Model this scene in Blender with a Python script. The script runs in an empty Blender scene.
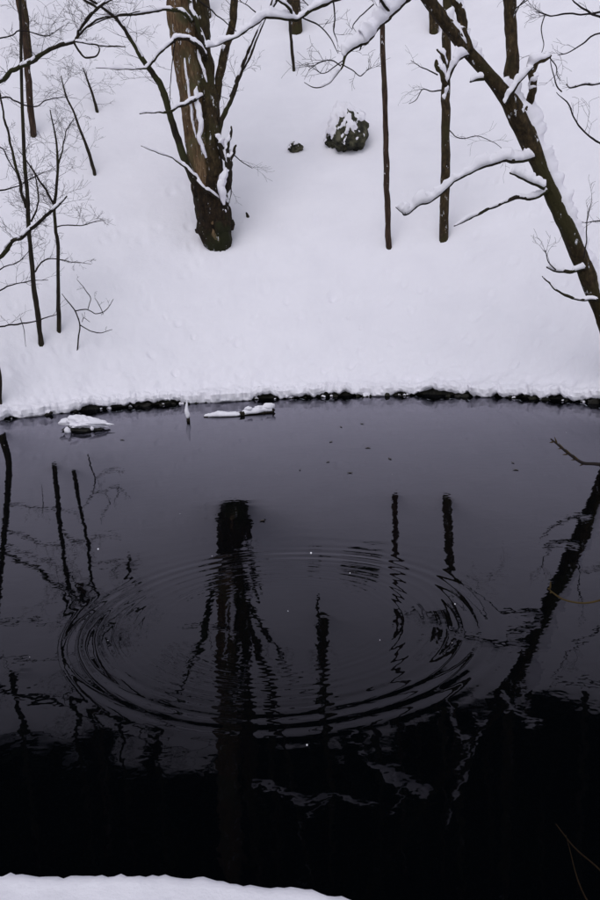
import bpy, math, random
import numpy as np
from mathutils import Vector, Matrix

# ------------------------------------------------------------------ camera, sky, sun, exposure
scene = bpy.context.scene
H, FPX = 2.4, 875.0                       # eye height above the water, focal length in photo pixels (600 x 900)
PITCH, ROLL = math.radians(12.09), math.radians(2.72)
Fv = np.array([0, math.cos(PITCH), -math.sin(PITCH)])
R0 = np.array([1.0, 0, 0]); U0 = np.array([0, math.sin(PITCH), math.cos(PITCH)])
Rv = math.cos(ROLL) * R0 - math.sin(ROLL) * U0
Uv = math.sin(ROLL) * R0 + math.cos(ROLL) * U0
EYE = np.array([0, 0, H])
cam_d = bpy.data.cameras.new('camera')
cam = bpy.data.objects.new('camera', cam_d); scene.collection.objects.link(cam)
cam_d.sensor_fit = 'VERTICAL'; cam_d.sensor_height = 36.0; cam_d.lens = 35.0
cam_d.clip_start = 0.05; cam_d.clip_end = 1000.0
cam.matrix_world = Matrix(((Rv[0], Uv[0], -Fv[0], 0), (Rv[1], Uv[1], -Fv[1], 0), (Rv[2], Uv[2], -Fv[2], H), (0, 0, 0, 1)))
scene.camera = cam

SUN_EL, SUN_AZ = math.radians(52), math.radians(200)      # azimuth clockwise from +Y: behind the camera, a little left
world = bpy.data.worlds.new('World'); scene.world = world; world.use_nodes = True
wn = world.node_tree.nodes; wl = world.node_tree.links; wn.clear()
sky = wn.new('ShaderNodeTexSky'); sky.sky_type = 'NISHITA'; sky.sun_disc = False
sky.sun_elevation = SUN_EL; sky.sun_rotation = SUN_AZ; sky.air_density = 1.0; sky.dust_density = 1.0
hs = wn.new('ShaderNodeHueSaturation'); hs.inputs['Saturation'].default_value = 0.36
bg = wn.new('ShaderNodeBackground'); bg.inputs['Strength'].default_value = 0.15
wo = wn.new('ShaderNodeOutputWorld')
wl.new(sky.outputs[0], hs.inputs['Color']); wl.new(hs.outputs[0], bg.inputs['Color']); wl.new(bg.outputs[0], wo.inputs['Surface'])
sun_d = bpy.data.lights.new('sun', 'SUN'); sun_d.energy = 0.6; sun_d.angle = math.radians(40); sun_d.color = (1.0, 0.97, 0.98)
sun = bpy.data.objects.new('sun', sun_d); scene.collection.objects.link(sun)
sdir = Vector((math.sin(SUN_AZ) * math.cos(SUN_EL), math.cos(SUN_AZ) * math.cos(SUN_EL), math.sin(SUN_EL)))
sun.rotation_euler = sdir.to_track_quat('Z', 'Y').to_euler()
scene.view_settings.view_transform = 'Standard'; scene.view_settings.look = 'None'
scene.view_settings.gamma = 1.0; scene.view_settings.exposure = 0.02
scene.render.engine = 'CYCLES'
scene.render.film_transparent = False

# ------------------------------------------------------------------ helpers
C = scene.collection
rng = random.Random(7)

def ray(px, py):
    d = Fv + Rv * (px - 300) / FPX - Uv * (py - 450) / FPX
    return d / d[1]
def P(px, py, Y):
    return EYE + ray(px, py) * Y
def on_water(px, py):
    d = ray(px, py); return EYE + d * (-H / d[2])

def _hash(ix, iy, iz, seed):
    h = (ix.astype(np.int64) * 374761393 + iy.astype(np.int64) * 668265263 + iz.astype(np.int64) * 2147483647 + seed * 1274126177) & 0xffffffff
    h = ((h ^ (h >> 13)) * 1274126177) & 0xffffffff
    h = (h ^ (h >> 16)) & 0xffffffff
    return h / 4294967295.0
def vnoise(x, y, z=0.0, seed=0):
    x, y, z = np.broadcast_arrays(np.asarray(x, float), np.asarray(y, float), np.asarray(z, float))
    ix, iy, iz = np.floor(x), np.floor(y), np.floor(z)
    fx, fy, fz = x - ix, y - iy, z - iz
    fx = fx * fx * fx * (fx * (fx * 6 - 15) + 10); fy = fy * fy * fy * (fy * (fy * 6 - 15) + 10); fz = fz * fz * fz * (fz * (fz * 6 - 15) + 10)
    r = 0
    for a in (0, 1):
        for b in (0, 1):
            for c in (0, 1):
                w = (fx if a else 1 - fx) * (fy if b else 1 - fy) * (fz if c else 1 - fz)
                r = r + w * _hash(ix + a, iy + b, iz + c, seed)
    return r * 2 - 1
def fbm(x, y, z=0.0, oct=3, seed=0):
    r = 0; a = 1.0; s = 0
    for o in range(oct):
        r = r + a * vnoise(np.asarray(x) * 2 ** o, np.asarray(y) * 2 ** o, np.asarray(z) * 2 ** o, seed + o * 17); s += a; a *= 0.5
    return r / s
def sstep(a, b, x):
    t = np.clip((np.asarray(x, float) - a) / (b - a), 0, 1); return t * t * (3 - 2 * t)

# ------------------------------------------------------------------ materials
def mat(name):
    m = bpy.data.materials.new(name); m.use_nodes = True
    nt = m.node_tree; b = nt.nodes['Principled BSDF']
    return m, nt, b
def noise_node(nt, scale, detail=4, rough=0.55, coord='Object', stretch=None):
    tc = nt.nodes.new('ShaderNodeTexCoord'); n = nt.nodes.new('ShaderNodeTexNoise')
    n.inputs['Scale'].default_value = scale; n.inputs['Detail'].default_value = detail; n.inputs['Roughness'].default_value = rough
    if stretch:
        mp = nt.nodes.new('ShaderNodeMapping'); mp.inputs['Scale'].default_value = stretch
        nt.links.new(tc.outputs[coord], mp.inputs['Vector']); nt.links.new(mp.outputs[0], n.inputs['Vector'])
    else:
        nt.links.new(tc.outputs[coord], n.inputs['Vector'])
    return n
def ramp(nt, src, stops):
    r = nt.nodes.new('ShaderNodeValToRGB'); nt.links.new(src, r.inputs['Fac'])
    e = r.color_ramp.elements
    while len(e) < len(stops): e.new(0.5)
    for i, (p, c) in enumerate(stops): e[i].position = p; e[i].color = (*c, 1)
    return r
def bump(nt, b, src, strength, dist):
    n = nt.nodes.new('ShaderNodeBump'); n.inputs['Strength'].default_value = strength; n.inputs['Distance'].default_value = dist
    nt.links.new(src, n.inputs['Height']); nt.links.new(n.outputs[0], b.inputs['Normal'])
def mix(nt, fac, a, bcol):
    m = nt.nodes.new('ShaderNodeMixRGB'); nt.links.new(fac, m.inputs[0])
    for k, v in ((1, a), (2, bcol)):
        if isinstance(v, tuple): m.inputs[k].default_value = (*v, 1)
        else: nt.links.new(v, m.inputs[k])
    return m

def make_snow():
    m, nt, b = mat('snow')
    n1 = noise_node(nt, 1.3, 5); r = ramp(nt, n1.outputs['Fac'], [(0.25, (0.81, 0.783, 0.845)), (0.75, (0.86, 0.832, 0.89))])
    nt.links.new(r.outputs[0], b.inputs['Base Color']); b.inputs['Roughness'].default_value = 0.85
    b.inputs['Specular IOR Level'].default_value = 0.15
    n2 = noise_node(nt, 55, 6, 0.7)
    n3 = noise_node(nt, 7, 4, 0.6)
    ad = nt.nodes.new('ShaderNodeMath'); ad.operation = 'MULTIPLY_ADD'; ad.inputs[1].default_value = 3.0
    nt.links.new(n3.outputs['Fac'], ad.inputs[0]); nt.links.new(n2.outputs['Fac'], ad.inputs[2])
    bump(nt, b, ad.outputs[0], 0.35, 0.012)
    return m
def make_earth():
    m, nt, b = mat('wet_earth')
    n = noise_node(nt, 9, 6, 0.65); r = ramp(nt, n.outputs['Fac'], [(0.3, (0.006, 0.005, 0.004)), (0.55, (0.02, 0.017, 0.011)), (0.75, (0.045, 0.045, 0.02))])
    nt.links.new(r.outputs[0], b.inputs['Base Color']); b.inputs['Roughness'].default_value = 0.7
    n2 = noise_node(nt, 30, 5); bump(nt, b, n2.outputs['Fac'], 0.8, 0.03)
    return m
def make_bark(name, cols, moss, mossamt, stretch=(9, 9, 1.6), dust=0.0):
    m, nt, b = mat(name)
    n = noise_node(nt, 3.0, 6, 0.65, stretch=stretch)
    r = ramp(nt, n.outputs['Fac'], [(0.28, cols[0]), (0.5, cols[1]), (0.72, cols[2])])
    n2 = noise_node(nt, 1.1, 4, 0.6)
    f = ramp(nt, n2.outputs['Fac'], [(0.62 - mossamt * 0.3, (0, 0, 0)), (0.72 - mossamt * 0.3, (1, 1, 1))])
    mx = mix(nt, f.outputs[0], r.outputs[0], moss)
    last = mx.outputs[0]
    if dust:
        n4 = noise_node(nt, 9, 5, 0.72, stretch=(1.4, 1.4, 0.45))
        g = ramp(nt, n4.outputs['Fac'], [(0.66 - dust * 0.1, (0, 0, 0)), (0.69 - dust * 0.1, (1, 1, 1))])
        last = mix(nt, g.outputs[0], last, (0.8, 0.79, 0.84)).outputs[0]
    nt.links.new(last, b.inputs['Base Color']); b.inputs['Roughness'].default_value = 0.9
    b.inputs['Specular IOR Level'].default_value = 0.25
    n3 = noise_node(nt, 5.0, 6, 0.7, stretch=stretch); bump(nt, b, n3.outputs['Fac'], 0.9, 0.04)
    return m
def make_rock():
    m, nt, b = mat('mossy_rock')
    n = noise_node(nt, 5, 6, 0.6); r = ramp(nt, n.outputs['Fac'], [(0.40, (0.006, 0.006, 0.003)), (0.53, (0.035, 0.033, 0.016)), (0.68, (0.12, 0.11, 0.07))])
    nt.links.new(r.outputs[0], b.inputs['Base Color']); b.inputs['Roughness'].default_value = 0.9
    n2 = noise_node(nt, 14, 6, 0.7); bump(nt, b, n2.outputs['Fac'], 1.0, 0.05)
    return m
def make_water():
    m, nt, b = mat('pond_water'); nt.nodes.remove(b)
    out = nt.nodes['Material Output']
    deep = nt.nodes.new('ShaderNodeBsdfDiffuse'); deep.inputs['Color'].default_value = (0.0010, 0.0014, 0.0020, 1)
    gl = nt.nodes.new('ShaderNodeBsdfGlossy'); gl.inputs['Roughness'].default_value = 0.018; gl.inputs['Color'].default_value = (0.89, 0.87, 1.0, 1)
    fr = nt.nodes.new('ShaderNodeFresnel'); fr.inputs['IOR'].default_value = WATER_IOR
    n = noise_node(nt, 9, 2, 0.5); n2 = noise_node(nt, 1.5, 2, 0.5)
    ad = nt.nodes.new('ShaderNodeMath'); ad.operation = 'MULTIPLY_ADD'; ad.inputs[1].default_value = 3.0
    nt.links.new(n2.outputs['Fac'], ad.inputs[0]); nt.links.new(n.outputs['Fac'], ad.inputs[2])
    bp = nt.nodes.new('ShaderNodeBump'); bp.inputs['Strength'].default_value = 0.05; bp.inputs['Distance'].default_value = 0.011
    nt.links.new(ad.outputs[0], bp.inputs['Height'])
    nt.links.new(bp.outputs[0], gl.inputs['Normal']); nt.links.new(bp.outputs[0], fr.inputs['Normal'])
    mx = nt.nodes.new('ShaderNodeMixShader')
    nt.links.new(fr.outputs[0], mx.inputs[0]); nt.links.new(deep.outputs[0], mx.inputs[1]); nt.links.new(gl.outputs[0], mx.inputs[2])
    nt.links.new(mx.outputs[0], out.inputs['Surface'])
    return m
def make_needles():
    m, nt, b = mat('spruce_needles')
    n = noise_node(nt, 2.0, 4); r = ramp(nt, n.outputs['Fac'], [(0.3, (0.008, 0.014, 0.008)), (0.7, (0.028, 0.04, 0.02))])
    nt.links.new(r.outputs[0], b.inputs['Base Color']); b.inputs['Roughness'].default_value = 0.8
    return m
def make_flat(name, col, rough=0.8):
    m, nt, b = mat(name)
    n = noise_node(nt, 20, 3); r = ramp(nt, n.outputs['Fac'], [(0.3, tuple(c * 0.7 for c in col)), (0.7, tuple(min(1, c * 1.25) for c in col))])
    nt.links.new(r.outputs[0], b.inputs['Base Color']); b.inputs['Roughness'].default_value = rough; b.inputs['Specular IOR Level'].default_value = 0.12
    return m
WATER_IOR = 1.178
M = {}
M['snow'] = make_snow(); M['earth'] = make_earth()
M['bark'] = make_bark('dark_bark', [(0.006, 0.005, 0.004), (0.022, 0.016, 0.010), (0.05, 0.038, 0.022)], (0.035, 0.034, 0.012), 0.35)
M['bark_pale'] = make_bark('olive_bark', [(0.025, 0.013, 0.007), (0.13, 0.078, 0.040), (0.28, 0.19, 0.11)], (0.10, 0.088, 0.042), 0.35, dust=0.45)
M['bark_moss'] = make_bark('mossy_bark', [(0.007, 0.005, 0.003), (0.036, 0.023, 0.010), (0.09, 0.062, 0.028)], (0.038, 0.032, 0.011), 0.4, stretch=(6, 6, 3), dust=0.3)
M['bark_base'] = make_bark('rusty_mossy_bark', [(0.003, 0.002, 0.001), (0.016, 0.009, 0.004), (0.045, 0.028, 0.012)], (0.018, 0.019, 0.006), 0.4, stretch=(6, 6, 2.5), dust=0.12)
M['bark_red'] = make_bark('red_brown_bark', [(0.012, 0.007, 0.005), (0.045, 0.026, 0.017), (0.09, 0.055, 0.036)], (0.05, 0.045, 0.025), 0.2, dust=0.2)
M['twig'] = make_flat('twig_bark', (0.02, 0.015, 0.014))
M['twig_dark'] = make_flat('dark_brown_twig', (0.014, 0.008, 0.004), 1.0)
M['twig_tan'] = make_flat('tan_twig_bark', (0.05, 0.033, 0.012))
M['rock'] = make_rock(); M['water'] = make_water(); M['needles'] = make_needles()
M['leaf'] = make_flat('sodden_leaf', (0.03, 0.022, 0.016), 0.4)

# ------------------------------------------------------------------ object builders
def mesh_obj(name, verts, faces, material, parent=None, smooth=True, base=None, mats=None, fmat=None):
    v = np.asarray(verts, float)
    if base is not None: v = v - np.asarray(base, float)
    me = bpy.data.meshes.new(name)
    me.from_pydata(v.tolist(), [], faces if isinstance(faces, list) else faces.tolist())
    for mm in (mats or [material]): me.materials.append(mm)
    if fmat is not None: me.polygons.foreach_set('material_index', np.asarray(fmat, np.int32))
    if smooth: me.polygons.foreach_set('use_smooth', np.ones(len(me.polygons), bool))
    me.update()
    o = bpy.data.objects.new(name, me); C.objects.link(o)
    if parent is not None: o.parent = parent
    elif base is not None: o.location = base
    return o
def tag(o, label, cat, group=None, kind=None):
    o['label'] = label; o['category'] = cat
    if group: o['group'] = group
    if kind: o['kind'] = kind
    return o
def thing(name, base, label, cat, group=None):
    o = bpy.data.objects.new(name, None); o.empty_display_size = 0.1; o.location = base; C.objects.link(o)
    return tag(o, label, cat, group)
def struct(o):
    o['kind'] = 'structure'; return o
class MB:
    def __init__(s): s.v = []; s.f = []
    def add(s, v, f):
        k = len(s.v); s.v.extend([tuple(p) for p in v]); s.f.extend([tuple(i + k for i in q) for q in f])

def smooth_path(pts, n):
    """Catmull-Rom through rows (x,y,z,r), n samples per span."""
    p = np.asarray(pts, float)
    q = np.vstack([2 * p[0] - p[1], p, 2 * p[-1] - p[-2]])
    out = []
    for i in range(1, len(q) - 2):
        for t in np.arange(n) / n:
            a, b, c, d = q[i - 1], q[i], q[i + 1], q[i + 2]
            out.append(0.5 * ((2 * b) + (-a + c) * t + (2 * a - 5 * b + 4 * c - d) * t * t + (-a + 3 * b - 3 * c + d) * t ** 3))
    out.append(p[-1]); out = np.array(out); out[:, 3] = np.maximum(out[:, 3], 0.0012)
    return out
def frames(path):
    T = np.gradient(path[:, :3], axis=0); T /= np.linalg.norm(T, axis=1)[:, None] + 1e-9
    ref = np.array([0.31, 0.95, 0.05]) if abs(T[0][2]) > 0.6 else np.array([0.0, 0.05, 1.0])
    N = []
    for t in T:
        n = ref - t * (ref @ t); n /= np.linalg.norm(n) + 1e-9; N.append(n); ref = n
    N = np.array(N); return T, N, np.cross(T, N)
def tube(path, sides=8, rough=0.0, seed=0):
    T, N, B = frames(path); n = len(path)
    a = np.arange(sides) / sides * 2 * math.pi
    ca, sa = np.cos(a), np.sin(a)
    rr = np.repeat(path[:, 3:4], sides, 1)
    if rough:
        L = np.concatenate([[0], np.cumsum(np.linalg.norm(np.diff(path[:, :3], axis=0), axis=1))])
        s = 1.0 / max(path[:, 3].mean() * 2.2, 0.01)
        nz = fbm(ca[None, :] * 1.6 + 0 * L[:, None], sa[None, :] * 1.6 + 0 * L[:, None], L[:, None] * s * 0.5, 3, seed)
        nf = fbm(ca[None, :] * 4.5 + 0 * L[:, None], sa[None, :] * 4.5 + 0 * L[:, None], L[:, None] * 3.5, 2, seed + 5)
        rr = rr * (1 + rough * (nz * 1.6 + nf * 0.8))
    v = path[:, None, :3] + rr[:, :, None] * (ca[None, :, None] * N[:, None, :] + sa[None, :, None] * B[:, None, :])
    v = v.reshape(-1, 3)
    f = []
    for i in range(n - 1):
        for j in range(sides):
            k = (j + 1) % sides
            f.append((i * sides + j, i * sides + k, (i + 1) * sides + k, (i + 1) * sides + j))
    v = np.vstack([v, path[0, :3], path[-1, :3] + T[-1] * path[-1, 3]])
    c0, c1 = n * sides, n * sides + 1
    for j in range(sides):
        k = (j + 1) % sides
        f.append((c0, k, j)); f.append((c1, (n - 1) * sides + j, (n - 1) * sides + k))
    return v, f
def snow_strip(path, thick, seed=0, wf=0.95, lo=0.0, cut=0.35, freq=2.5, minh=0.25, hi=1.0):
    """snow lying along the upper side of a limb: one (verts, faces) for each unbroken run"""
    T, N, B = frames(path); n = len(path); Z = np.array([0, 0, 1.0])
    L = np.concatenate([[0], np.cumsum(np.linalg.norm(np.diff(path[:, :3], axis=0), axis=1))])
    nz = fbm(L * freq + seed * 7.3, seed * 1.7 + 0 * L, 0 * L, 3, seed)
    nf = fbm(L * 11 + seed * 3.1, seed * 0.7 + 0 * L, 0 * L, 3, seed + 3); ns = fbm(L * 6 + seed * 2.2, 5.0 + 0 * L, 0 * L, 2, seed + 8)
    up = Z[None] - T * T[:, 2:3]; h = np.linalg.norm(up, axis=1); up = up / (h[:, None] + 1e-9); side = np.cross(T, up)
    th = thick * np.clip((h - minh) / (1 - minh), 0, 1) ** 0.7 * np.clip(0.70 + 0.8 * nz + 0.55 * nf, 0.04, 2)
    on = (nz + 0.35 * nf > -1 + 2 * cut * 0.9) & (th > thick * 0.10) & (L >= lo * L[-1]) & (L <= hi * L[-1])
    runs = []; K = 9; i = 0
    while i < n:
        if not on[i]: i += 1; continue
        j = i
        while j + 1 < n and on[j + 1]: j += 1
        if j - i >= 2:
            m = j - i + 1; tp = np.minimum(np.arange(m) + 0.15, np.arange(m)[::-1] + 0.15); tp = np.clip(tp / 3.0, 0.05, 1) ** 0.6
            q = np.arange(i, j + 1); r = path[q, 3]; ang = (np.arange(K) / (K - 1) - 0.5) * math.pi
            w = (r * wf + 0.05 * th[q]) * (0.35 + 0.65 * tp) * (1 + 0.25 * ns[q]); base = r * 0.35
            shift = (0.25 * r * ns[q])[:, None]
            loc = fbm(L[q][:, None] * (4 + 10 * min(1.0, .02 / r.mean())) + ang[None] * 0.8, ang[None] * 1.4 + seed, 0, 2, seed + 2)
            lat = w[:, None] * np.sin(ang)[None] * (1 + 0.22 * loc) + shift
            ver = base[:, None] - 0.35 * r[:, None] * np.abs(np.sin(ang))[None] ** 3 + (r * 0.9 + th[q] * tp - base)[:, None] * (np.cos(ang)[None] ** 0.75) * (1 + 0.10 * loc)
            vs = path[q, None, :3] + side[q][:, None] * lat[:, :, None] + up[q][:, None] * ver[:, :, None]
            fs = []
            for k in range(m - 1):
                for a in range(K - 1):
                    fs.append((k * K + a, k * K + a + 1, (k + 1) * K + a + 1, (k + 1) * K + a))
                fs.append((k * K + K - 1, k * K, (k + 1) * K, (k + 1) * K + K - 1))
            fs.append(tuple(range(K))[::-1]); fs.append(tuple((m - 1) * K + a for a in range(K)))
            runs.append((vs.reshape(-1, 3), fs))
        i = j + 1
    return runs

# ------------------------------------------------------------------ terrain function
PC = np.array([-0.9, 8.0])                        # middle of the pond
_far = [(-5.11, 14.82), (-4.36, 15.22), (-3.52, 15.40), (-1.95, 15.70), (0.04, 15.68), (1.83, 15.44), (3.45, 14.70), (4.53, 13.83), (4.95, 13.3)]
_zb = 0.80
def _edge(px, py):
    d = ray(px, py); q = EYE + d * ((_zb - H) / d[2]); return (q[0], q[1])
_near = [_edge(460, 935), _edge(390, 902), _edge(350, 886), _edge(315, 878), _edge(255, 877), _edge(212, 874), _edge(198, 868), _edge(120, 867), _edge(0, 865), _edge(-60, 866)]
_pts = _far[::-1] + [(-6.6, 13.4), (-8.2, 11.0), (-8.6, 8.2), (-7.8, 5.4), (-5.5, 3.2), (-3.0, 2.3)] + _near[::-1] + [(1.6, 1.2), (3.4, 1.6), (5.2, 3.0), (6.5, 5.4), (7.0, 8.4), (6.4, 11.2)]
_ang = np.array([math.atan2(y - PC[1], x - PC[0]) % (2 * math.pi) for x, y in _pts])
_rad = np.array([math.hypot(x - PC[0], y - PC[1]) for x, y in _pts])
_o = np.argsort(_ang); _ang, _rad = _ang[_o], _rad[_o]
_ang3 = np.concatenate([_ang - 2 * math.pi, _ang, _ang + 2 * math.pi]); _rad3 = np.tile(_rad, 3)
def shore_r(th): return np.interp(np.asarray(th) % (2 * math.pi), _ang3, _rad3)
def near_w(th):
    d = np.abs((np.asarray(th) - 1.5 * math.pi + math.pi) % (2 * math.pi) - math.pi)
    return 1 - sstep(math.radians(40), math.radians(85), d)
def hill(s):                                       # height above the water against distance inland, far side
    s = np.asarray(s, float)
    a = 0.34 + 0.80 * (s - 0.25) - 0.10 * np.exp(-np.maximum(s, 0) * 1.2) + 0.10
    b = 0.34 + 0.80 * 47 + 0.12 * (s - 47)
    return np.where(s < 47, a, b)
DIMPLES = []
def ground_z(x, y, detail=True):
    x = np.asarray(x, float); y = np.asarray(y, float)
    th = np.arctan2(y - PC[1], x - PC[0]); s = np.hypot(x - PC[0], y - PC[1]) - shore_r(th)
    w = near_w(th)
    far = hill(s) + 0.14 * fbm(x * 0.16, y * 0.16, 3.3, 2, 5) * sstep(0.8, 5, s) + 0.07 * fbm(x * 0.7, y * 0.7, 1.0, 3, 9) * sstep(0.1, 1.2, s)
    nearz = _zb + 0.02 * fbm(x * 1.5, y * 1.5, 0, 2, 3) + 0.02 * np.maximum(s - 2, 0)
    z = far * (1 - w) + nearz * w
    if detail:
        lump = np.exp(-np.maximum(s, 0) / 1.3) * (1 - w)
        z = z + lump * (0.13 * fbm(x * 1.9, y * 1.9, 2.0, 4, 31)) + 0.008 * fbm(x * 4, y * 4, 0, 3, 12) * sstep(0, .3, s)
        for (dx, dy, dr, dd) in DIMPLES:
            q = ((x - dx) ** 2 + ((y - dy)) ** 2) / (dr * dr)
            z = z - dd * np.exp(-q) + 0.35 * dd * np.exp(-((np.sqrt(q) - 1.7) ** 2) * 3)
    return z
def hit(px, py, t0=14.0, t1=60.0, mirror=False):
    """first point of the slope along the ray through a photo pixel (mirror: along its reflection off the pond)"""
    d = ray(px, py); e = EYE.copy()
    if mirror: d = d * [1, 1, -1]; e = e * [1, 1, -1]
    t = np.linspace(t0, t1, 4000); q = e[None] + d[None] * t[:, None]
    below = q[:, 2] < ground_z(q[:, 0], q[:, 1], False)
    k = int(np.argmax(below)); r = q[k]; r[2] = float(ground_z(r[0], r[1], False))
    return r
for (px, py, rr, dd) in [(335, 296, .10, .05), (341, 277, .06, .03), (265, 290, .08, .04), (355, 300, .07, .03), (325, 301, .06, .03), (300, 318, .06, .03),
                         (240, 374, .07, .05), (360, 352, .05, .05), (430, 218, .05, .03), (430, 290, .06, .03), (175, 375, .05, .05), (255, 318, .05, .02),
                         (390, 300, .06, .03), (410, 310, .05, .03), (290, 345, .06, .03), (230, 340, .06, .03), (470, 340, .07, .03), (520, 330, .06, .03), (150, 300, .05, .02), (320, 250, .05, .02)]:
    q = hit(px, py); DIMPLES.append((q[0], q[1], rr, dd))
_r = random.Random(3)
for _ in range(150):
    q = hit(_r.uniform(0, 600), _r.uniform(180, 385)); DIMPLES.append((q[0], q[1], _r.uniform(.03, .10), _r.uniform(.012, .045)))

# ------------------------------------------------------------------ setting: ground, water
def build_ground():
    d2 = math.radians
    th = np.concatenate([np.linspace(d2(36), d2(134), 720, endpoint=False), np.linspace(d2(134), d2(250), 60, endpoint=False),
                         np.linspace(d2(250), d2(306), 330, endpoint=False), np.linspace(d2(306), d2(396), 46, endpoint=False)])
    n = len(th); rs = shore_r(th); w = near_w(th)
    # round off the corners of the traced shoreline
    k = np.ones(9) / 9; rs = np.convolve(np.concatenate([rs[-4:], rs, rs[:4]]), k, 'valid')
    cx, cy = np.cos(th), np.sin(th); ax, ay = PC[0] + rs * cx, PC[1] + rs * cy
    lipn = fbm(ax * 1.7, ay * 1.7, 0, 4, 77); lipf = fbm(ax * 4.0, ay * 4.0, 4.0, 4, 50); wav = vnoise(ax * 9, ay * 9, 1.0, 61)
    crumb = fbm(ax * 16, ay * 16, 2.0, 3, 91)
    rows = []; kinds = []
    def row(s, z, kind): rows.append((ax * 0 + PC[0] + (rs + s) * cx, ax * 0 + PC[1] + (rs + s) * cy, z + 0 * rs)); kinds.append(kind)
    lip_z = np.clip(0.045 + 0.14 * lipn + 0.07 * lipf + 0.03 * crumb, 0.003, 0.2) * (1 - w) + (0.60 + 0.03 * lipf) * w
    lip_s = (0.16 * lipn + 0.07 * lipf) * (1 - w) + (0.02 * lipf + 0.012 * crumb + 0.014 * fbm(ax * 60, ay * 60, 0, 3, 19)) * w
    row(-0.9, -1.2, 1); row(0.10, -0.3, 1); row(0.13 + 0.04 * lipf, 0.0, 1); row(0.15 + 0.03 * wav, lip_z * 0.55, 1)
    row(0.10 + lip_s * .5, lip_z * 0.98, 1)
    row(0.10 + lip_s * .5, lip_z * 0.98, 0); row(-0.02 + lip_s, lip_z, 0); row(-0.040 + lip_s + .022 * w, lip_z + .010, 0); row(-0.052 + lip_s + .030 * w, lip_z + .026, 0)
    top = np.clip(lip_z + 0.16, 0.2, 0.34) * (1 - w) + (_zb - 0.012) * w
    row(-0.06 + lip_s + 0.035 * w, lip_z + (top - lip_z) * 0.35, 0)
    row(-0.05 + lip_s + 0.035 * w, lip_z + (top - lip_z) * 0.70, 0)
    row(-0.01 + lip_s + 0.012 * w, lip_z + (top - lip_z) * 0.93, 0)
    ss = np.concatenate([np.arange(0.05, 0.6, 0.02), np.arange(0.6, 2, 0.04), np.arange(2, 14, 0.075), 14 * 1.11 ** np.arange(0, 27)])
    for i, s in enumerate(ss):
        x = PC[0] + (rs + s) * cx; y = PC[1] + (rs + s) * cy; z = ground_z(x, y)
        f = math.exp(-s / 0.16); sft = lip_s * math.exp(-s / 0.25)
        z = z * (1 - f) + (top + 0.02) * f
        z = z + w * 0.006 * fbm(x * 14, y * 14, 0, 3, 23) * (1 if s < 1 else 0)
        rows.append((x + sft * cx, y + sft * cy, z)); kinds.append(0)
    V = np.stack([np.stack(r, 1) for r in rows])
    for i in range(len(rows)):                       # knobbly snow at the water's edge
        if kinds[i] or i > 11 + 40: continue
        fade = (1 - w) * (1.0 if i <= 11 else math.exp(-(i - 11) / 14)); q = V[i].copy()
        kn = fbm(q[:, 0] * 7, q[:, 1] * 7, q[:, 2] * 7, 3, 131); k2 = fbm(q[:, 0] * 13, q[:, 1] * 13, q[:, 2] * 13, 2, 137)
        out = (0.055 * kn + 0.018 * k2) * fade
        V[i, :, 0] -= cx * out; V[i, :, 1] -= cy * out; V[i, :, 2] += out * 0.6 * (1 if i > 6 else 0.2)
    V = V.reshape(-1, 3)
    m = len(rows); I = np.arange(m - 1)[:, None] * n; J = np.arange(n)[None]; K = (J + 1) % n
    F = np.stack([I + J, I + n + J, I + n + K, I + K], 2).reshape(-1, 4)
    fm = np.repeat(np.array([1 if (kinds[i] and kinds[i + 1]) else 0 for i in range(m - 1)]), n)
    cutk = max(i for i in range(m) if kinds[i]); keep = np.repeat(np.arange(m - 1) != cutk, n); F = F[keep]; fm = fm[keep]
    o = mesh_obj('snowy_ground', V, F, None, mats=[M['snow'], M['earth']], fmat=fm)
    sm = np.ones(len(o.data.polygons), bool); sm[:13 * n] = np.tile(w > .3, 13); o.data.polygons.foreach_set('use_smooth', sm)
    struct(o); o['label'] = 'snow covered ground rising as a steep slope behind the pond'; return o
build_ground()

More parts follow.
